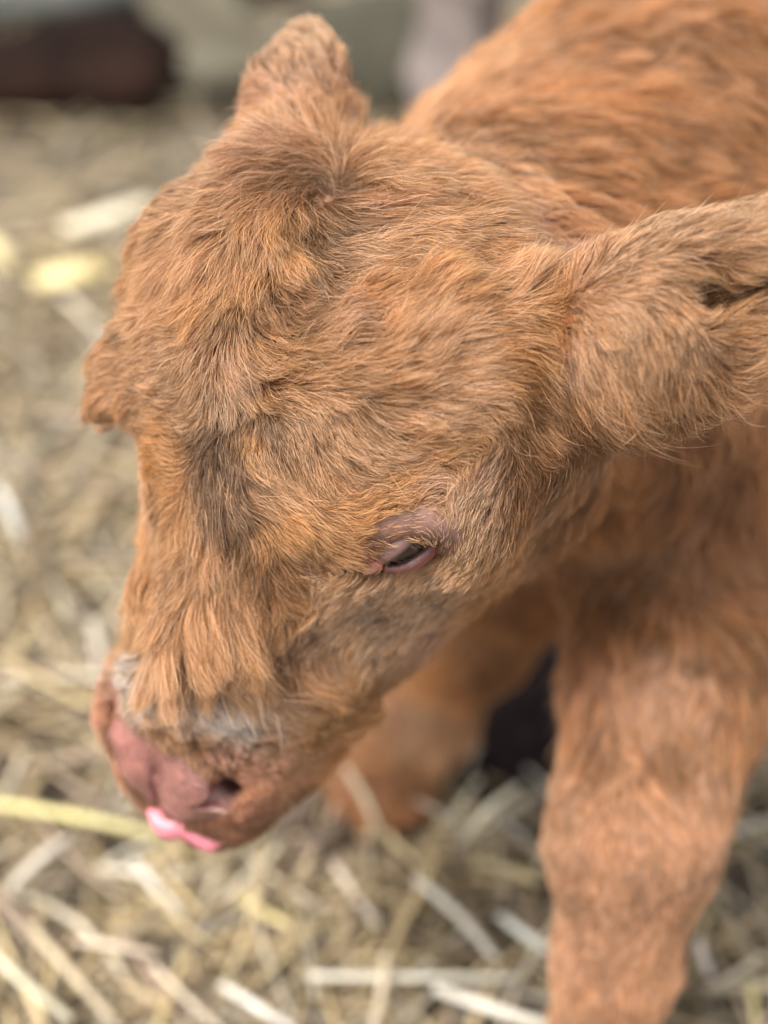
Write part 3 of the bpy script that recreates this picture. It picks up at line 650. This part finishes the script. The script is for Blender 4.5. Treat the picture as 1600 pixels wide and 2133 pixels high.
# whiskers on the muzzle and chin
hw = []
for q_ in range(34):
    sg = 1 if q_ % 4 else -1; a0 = H(sg*rng.uniform(.022, .040), rng.uniform(.112, .142), rng.uniform(-.085, -.055)); g_ = grid_n(a0[None])[0]; a0 = a0-g_*float(grid_d(a0[None])[0])
    di = nrm(g_+.5*HLw+rng.normal(0, .25, 3)); L_ = rng.uniform(.012, .026); s8 = np.linspace(0, 1, 8)[:, None]
    hw.append(a0+di*L_*s8+(HLw*.3-g_*.2)*L_*s8**2)
hair_object('whiskers', np.array(hw), np.tile(np.array([[.34, .22, .15]]), (34, 1)), .00009, calf, M_hair)
# hooves
M_hoof = solid('hoof horn', (.075, .05, .032, 1), .7)
def hoof(p, fwd):
    b = bmesh.new(); fwd = nrm(np.array([fwd[0], fwd[1], 0])); sd_ = np.array([-fwd[1], fwd[0], 0])
    for s in (-1, 1):
        rings = []
        for (z, k) in ((.0, 1.12), (.012, 1.05), (.030, .86), (.036, .6)):
            rg_ = []
            for a in range(12):
                an = a/12*2*math.pi; q = np.array([p[0], p[1], 0])+sd_*(s*.0125+math.cos(an)*.0115*k)+fwd*(math.sin(an)*.026*k+(0.012 if math.sin(an) > 0 else 0)*(1-z/.04))+np.array([0, 0, z+.001])
                rg_.append(b.verts.new(q))
            rings.append(rg_)
        for r0, r1 in zip(rings, rings[1:]):
            for a in range(12): b.faces.new((r0[a], r0[(a+1) % 12], r1[(a+1) % 12], r1[a]))
        b.faces.new(rings[-1]); b.faces.new(rings[0][::-1])
    m_ = bpy.data.meshes.new('hoof'); b.to_mesh(m_); b.free()
    for p_ in m_.polygons: p_.use_smooth = True
    return part('hoof', m_, mats=[M_hoof])
kn_, ca2 = P(1318, 1740, .68), P(1280, 2010, .69)
hoof(np.array([ca2[0]-.026, ca2[1]-.050, 0]), (-.4, -.8)); hoof(P(785, 1650, .95)+np.array([-.04, -.03, 0]), (-.7, -.5))
for s in (-1, 1):
    q = B1+np.array([-BA[1], BA[0], 0])*s*.075+BA*.12; hoof(np.array([q[0]-.02, q[1], 0]), -BA)

# ------------------------------------------------------------------ ground
def ground_z(x, y):
    return .010*np.sin(x*7.3+y*3.1)*np.cos(y*5.7-x*2)+.006*np.sin(x*19+1)*np.sin(y*23+x*4)
def add_plane():
    xs = np.concatenate([np.linspace(-40, -1.6, 14), np.linspace(-1.5, 2.4, 196), np.linspace(2.6, 40, 14)])
    ys = np.concatenate([np.linspace(-20, -.4, 10), np.linspace(-.3, 3.2, 176), np.linspace(3.4, 60, 16)])
    Xg, Yg = np.meshgrid(xs, ys); fadeg = np.clip(1-(np.maximum(np.abs(Xg)-1.4, 0)+np.maximum(Yg-3, 0)), 0, 1)
    Zg = (ground_z(Xg, Yg)+rng.normal(0, .0022, Xg.shape))*fadeg-.012
    vs = np.stack([Xg, Yg, Zg], -1).reshape(-1, 3); nx = len(xs)
    fs = [(j*nx+i, j*nx+i+1, (j+1)*nx+i+1, (j+1)*nx+i) for j in range(len(ys)-1) for i in range(nx-1)]
    m_ = bpy.data.meshes.new('ground'); m_.from_pydata(vs, [], fs)
    for p_ in m_.polygons: p_.use_smooth = True
    M, ns, ls, bs = mat('trodden earth'); noise_col(M, ns, ls, bs, (.045, .034, .024, 1), (.16, .13, .088, 1), 9, .95, .006, (.115, .092, .062, 1))
    g = bpy.data.objects.new('ground', m_); g.data.materials.append(M); col.objects.link(g); tag(g, kind='structure'); return g
add_plane()

M_straw, ns, ls, bs = mat('dry straw'); at = ns.new('ShaderNodeAttribute'); at.attribute_name = 'straw'
tc = ns.new('ShaderNodeTexCoord'); n_ = ns.new('ShaderNodeTexNoise'); n_.inputs['Scale'].default_value = 90; ls.new(tc.outputs['Object'], n_.inputs[0])
mr = ns.new('ShaderNodeMapRange'); mr.inputs['To Min'].default_value = .75; mr.inputs['To Max'].default_value = 1.2; ls.new(n_.outputs['Fac'], mr.inputs['Value'])
hv_ = ns.new('ShaderNodeHueSaturation'); ls.new(at.outputs['Color'], hv_.inputs['Color']); ls.new(mr.outputs[0], hv_.inputs['Value'])
ls.new(hv_.outputs[0], bs.inputs['Base Color']); bs.inputs['Roughness'].default_value = .42
PAL = np.array([(.70, .58, .36), (.62, .50, .30), (.78, .72, .60), (.52, .42, .28), (.34, .26, .17), (.60, .48, .40), (.80, .77, .70), (.45, .40, .30), (.62, .53, .34), (.26, .20, .14)])
PW = np.array([.17, .15, .12, .14, .12, .08, .06, .08, .04, .04]); PW = PW/PW.sum()
def stalk(p0, p1, wd, th, bend, c, seed, nseg=6, ns_=8):
    p0 = np.array(p0, float); p1 = np.array(p1, float); ax = nrm(p1-p0); sdv = np.cross(ax, [0, 0, 1.])
    sdv = nrm(sdv) if np.linalg.norm(sdv) > .1 else np.array([1., 0, 0])
    upv = np.cross(sdv, ax); rl = seed; s2 = sdv*math.cos(rl)+upv*math.sin(rl); u2 = -sdv*math.sin(rl)+upv*math.cos(rl)
    L_ = np.linalg.norm(p1-p0); vs = []; cs = []
    for i in range(nseg+1):
        t = i/nseg; ctr = p0+(p1-p0)*t+(sdv*bend*.6+upv*abs(bend)*.5)*L_*math.sin(math.pi*t)
        node = 1+.22*math.exp(-((t-.55)/.05)**2)
        for a in range(ns_):
            an = a/ns_*2*math.pi; vs.append(ctr+s2*math.cos(an)*wd/2*node+u2*math.sin(an)*th/2*node); cs.append(tuple(np.array(c)*(.9+.2*math.sin(t*5+seed)))+(1,))
    fs = [(i*ns_+a, i*ns_+(a+1) % ns_, (i+1)*ns_+(a+1) % ns_, (i+1)*ns_+a) for i in range(nseg) for a in range(ns_)]
    fs += [tuple(range(ns_))[::-1], tuple(nseg*ns_+a for a in range(ns_))]
    return vs, fs, cs
def straw_mesh(name, lst):
    VV = []; FF = []; CC = []
    for vs, fs, cs in lst:
        o_ = len(VV); VV += vs; CC += cs; FF += [tuple(a+o_ for a in f) for f in fs]
    m_ = bpy.data.meshes.new(name); m_.from_pydata(VV, [], FF)
    ca = m_.color_attributes.new('straw', 'FLOAT_COLOR', 'POINT'); ca.data.foreach_set('color', np.array(CC, np.float32).ravel())
    for p_ in m_.polygons: p_.use_smooth = True
    m_.materials.append(M_straw); return m_
SM = G(1090, 1450, 0)+np.array([.02, .03, 0]); lst = []; r2 = np.random.default_rng(11)
def scatter(n, x0, x1, y0, y1, zmax, lmin, lmax, pale=1.0):
    for _ in range(n):
        x, y = r2.uniform(x0, x1), r2.uniform(y0, y1)
        if ((x-SM[0])/.13)**2+((y-SM[1])/.12)**2 < 1 and r2.random() < .93: continue
        L_ = r2.uniform(lmin, lmax)*r2.uniform(.5, 1); a = r2.uniform(0, math.pi*2)
        z = r2.uniform(-.006, zmax)*r2.random()**.5+float(ground_z(x, y))*.8; tl = r2.normal(0, .12)
        dv = np.array([math.cos(a), math.sin(a), tl])*L_/2; c = PAL[r2.choice(len(PAL), p=PW)]*r2.uniform(.5, 1.08)*pale*np.array([.95, .885, .78])
        wd = r2.uniform(.0020, .0050); ctr = np.array([x, y, max(z, -.004+abs(dv[2]))])
        lst.append(stalk(ctr-dv, ctr+dv, wd, wd*r2.uniform(.25, .8), r2.normal(0, .11), np.minimum(c, .85), r2.uniform(-.7, .7), 4, 6))
scatter(7600, -.75, 1.0, .15, 1.30, .030, .04, .17)
scatter(160, -.14, .10, .50, .62, .05, .04, .12)
hq = P(785, 1650, .95)+np.array([-.05, -.05, 0]); scatter(130, hq[0]-.08, hq[0]+.07, hq[1]-.07, hq[1]+.03, .055, .05, .13)
scatter(2600, -1.2, 1.9, 1.3, 2.3, .022, .04, .16, .9)
scatter(700, -1.5, 2.2, 2.3, 3.2, .02, .05, .2, .85)
scatter(1500, -1.5, -.6, -.5, 1.4, .02, .04, .15, .9); scatter(1300, .9, 2.0, -.5, 1.4, .02, .04, .15, .9); scatter(900, -.8, 1.1, -.6, .2, .02, .04, .15, .9)
bed = bpy.data.objects.new('straw_bedding', straw_mesh('straw_bedding', lst)); col.objects.link(bed)
tag(bed, 'loose broken straw covering the earth round the calf', 'straw', kind='stuff')
print('straw', time.time()-T0)

# stalks that stand out one by one: two ends in the photograph, height of each end, width, colour, words
GR = 'stalks that stand out on the straw bedding'
ST = [((-60,1668),(345,1742),.030,.034,.0085,(.78,.72,.34),'long yellow green straw stalk reaching in from the left behind the tongue'),
 ((905,2058),(1150,2140),.045,.040,.0095,(.86,.84,.76),'thick bright white stalk at the foot of the near foreleg, bottom of the photo'),
 ((640,2032),(1085,2036),.030,.036,.0070,(.82,.80,.70),'long whitish stalk lying level across the bottom of the bedding'),
 ((806,1985),(775,2150),.042,.036,.0075,(.76,.66,.50),'tan stalk standing across the long level whitish stalk'),
 ((865,1830),(1035,2000),.040,.034,.0085,(.80,.77,.68),'pale cream stalk slanting down to the right between the two forelegs'),
 ((965,1745),(1085,1635),.030,.075,.0080,(.72,.69,.54),'cream stalk propped up in front of the dark soil between the legs'),
 ((930,1720),(1000,1620),.020,.060,.0075,(.62,.60,.48),'duller stalk leaning beside the propped cream stalk'),
 ((722,1600),(795,1745),.070,.030,.0065,(.60,.52,.38),'tan stalk leaning on the far foreleg'),
 ((-20,1985),(150,2125),.035,.042,.0090,(.82,.78,.60),'thick creamy stalk in the bottom left corner'),
 ((60,1925),(250,2140),.030,.028,.0080,(.66,.56,.40),'tan stalk lying beside the thick creamy corner stalk'),
 ((1040,1905),(1150,1985),.034,.030,.0085,(.66,.68,.64),'bluish grey stalk next to the left side of the near foreleg'),
 ((1455,1955),(1480,2035),.036,.034,.0075,(.82,.74,.66),'short pinkish white stalk right of the near foreleg'),
 ((1595,1985),(1470,2065),.030,.032,.0065,(.74,.66,.50),'tan stalk slanting towards the near foreleg from the right edge'),
 ((1562,2045),(1575,2145),.036,.038,.0070,(.78,.70,.36),'yellow stalk in the bottom right corner'),
 ((1440,1770),(1640,1700),.024,.030,.0085,(.68,.64,.54),'grey tan stalk just behind the near foreleg at the right edge'),
 ((500,1870),(640,1950),.030,.028,.0080,(.78,.66,.34),'short yellow stalk below the chin'),
 ((275,1790),(385,1915),.034,.030,.0085,(.70,.69,.64),'grey white stalk below the nose'),
 ((20,1850),(150,1740),.028,.032,.0085,(.70,.66,.60),'pale stalk under the left end of the yellow green stalk'),
 ((690,1790),(790,1930),.036,.030,.0085,(.70,.60,.50),'pinkish tan stalk slanting below the jaw'),
 ((1020,1690),(1140,1790),.026,.024,.0090,(.66,.65,.58),'wide grey straw between the legs above the bluish stalk'),
 ((460,2050),(620,2150),.036,.034,.0080,(.72,.70,.66),'grey white stalk at the middle of the bottom edge'),
 ((320,2010),(470,2150),.032,.034,.0070,(.70,.60,.48),'tan pink stalk left of the grey white one at the bottom'),
 ((160,1960),(330,1990),.030,.032,.0070,(.74,.62,.50),'short pinkish stalk above the tan corner stalk'),
 ((1120,1830),(985,1790),.030,.028,.0075,(.72,.62,.36),'yellow tan stalk touching the near foreleg'),
 ((130,480),(330,420),.03,.05,.030,(.80,.74,.58),'broad pale flake of straw beside the forehead'),
 ((70,590),(215,560),.03,.04,.038,(.82,.70,.36),'broad yellow flake of straw left of the forehead'),
 ((-20,500),(30,560),.03,.03,.034,(.80,.70,.42),'yellow flake of straw at the left edge'),
 ((-10,1010),(40,1120),.03,.04,.012,(.80,.80,.76),'white flake at the left edge level with the eyes'),
 ((190,1290),(210,1400),.03,.03,.012,(.66,.60,.52),'pale upright stalk left of the bridge of the nose')]
for (a_, b_, z0, z1, wd, c_, words) in ST:
    wd *= .64; c_ = np.array(c_)*(.84, .80, .74)
    v0, f0, c0 = stalk(G(a_[0], a_[1], z0), G(b_[0], b_[1], z1), wd, wd*.6, random.uniform(-.06, .06), c_, random.uniform(-.5, .5), 10, 10)
    o_ = bpy.data.objects.new('straw_stalk', straw_mesh('straw_stalk', [(v0, f0, c0)])); col.objects.link(o_)
    tag(o_, words, 'straw stalk', GR)

# ------------------------------------------------------------------ things behind, far out of focus
def lump(name, c, rad, amp, sub, m_, seed, rot=0):
    b = bmesh.new(); bmesh.ops.create_icosphere(b, subdivisions=sub, radius=1)
    rs = np.random.default_rng(seed); kk = rs.normal(size=(10, 3))*2.2; ph_ = rs.uniform(0, 6, 10)
    for v in b.verts:
        x = np.array(v.co); d_ = 1+amp*np.sin(kk @ x+ph_).sum()/3.2; x = x*d_*np.array(rad); cr, sr = math.cos(rot), math.sin(rot)
        v.co = Vector((x[0]*cr-x[1]*sr, x[0]*sr+x[1]*cr, x[2]))
    me_ = bpy.data.meshes.new(name); b.to_mesh(me_); b.free()
    for p_ in me_.polygons: p_.use_smooth = True
    ob = bpy.data.objects.new(name, me_); ob.location = c; ob.data.materials.append(m_); col.objects.link(ob); return ob
def rock_mat(name, c1, c2, sc_=12):
    M, ns, ls, bs = mat(name); noise_col(M, ns, ls, bs, c1, c2, sc_, .95, .004); bs.inputs['Specular IOR Level'].default_value = .1; return M
M_soil = rock_mat('damp dark soil', (.010, .007, .007, 1), (.048, .034, .032, 1), 26)
tag(lump('soil_mound', (SM[0], SM[1], -.01), (.14, .13, .055), .12, 5, M_soil, 3), 'dark purplish mound of damp soil between the two forelegs', 'soil mound')
M_dark = rock_mat('rotten dark wood', (.006, .004, .004, 1), (.026, .013, .009, 1), 6)
M_bark = rock_mat('weathered olive wood', (.07, .06, .04, 1), (.15, .135, .10, 1), 7)
M_teal = rock_mat('grey slate', (.065, .070, .066, 1), (.12, .12, .11, 1), 5)
M_post = rock_mat('grey violet wood', (.17, .14, .13, 1), (.33, .28, .26, 1), 16)
M_oliv = rock_mat('mossy stone', (.045, .042, .03, 1), (.095, .088, .066, 1), 9)
c = G(120, 250, 0); tag(lump('log', (c[0]-.05, c[1]+.05, .03), (.20, .055, .050), .16, 5, M_dark, 5, .12), 'dark reddish brown rotten log lying at the upper left', 'log')
c = G(290, 235, 0); tag(lump('stump', (c[0]-.02, c[1]+.05, .04), (.075, .06, .055), .18, 5, M_dark, 9), 'black stump against the right end of the dark log', 'stump')
c = G(60, 40, 0); tag(lump('slab', (c[0]-.2, c[1]+.1, .04), (.6, .14, .07), .15, 5, M_teal, 12), 'grey blue slab behind the dark log', 'slab')
def beam(name, p0, p1, w0, h0, m_):
    p0 = Vector(p0); p1 = Vector(p1); b = bmesh.new(); bmesh.ops.create_cube(b, size=1); L_ = (p1-p0).length
    bmesh.ops.scale(b, vec=(L_, w0, h0), verts=b.verts)
    bmesh.ops.subdivide_edges(b, edges=[e for e in b.edges if abs((e.verts[0].co-e.verts[1].co).x) > L_*.5], cuts=14)
    for v in b.verts: v.co.y += random.uniform(-1, 1)*w0*.06; v.co.z += random.uniform(-1, 1)*h0*.06
    bmesh.ops.bevel(b, geom=[e for e in b.edges if len(e.link_faces) == 2 and e.calc_face_angle(0) > .9], offset=min(w0, h0)*.14, segments=2, affect='EDGES')
    me_ = bpy.data.meshes.new(name); b.to_mesh(me_); b.free(); ob = bpy.data.objects.new(name, me_); ob.data.materials.append(m_); col.objects.link(ob)
    ob.location = (p0+p1)/2; ob.rotation_euler = (p1-p0).to_track_quat('X', 'Z').to_euler(); return ob
a_ = G(520, 190, .03); b_ = G(330, -60, .03); tag(beam('plank', a_, b_, .12, .05, M_bark), 'pale olive plank running away between the dark log and the far ear', 'plank')
a_ = G(945, 330, 0); tag(beam('post', (a_[0], a_[1], -.05), (a_[0]+.01, a_[1]+.03, .75), .085, .085, M_post), 'grey violet wooden post rising behind the neck', 'post')
c = G(785, 170, 0); tag(lump('stone', (c[0], c[1], .02), (.13, .10, .10), .07, 5, M_oliv, 21), 'mossy olive stone between the far ear and the post', 'stone')
print('done', time.time()-T0)
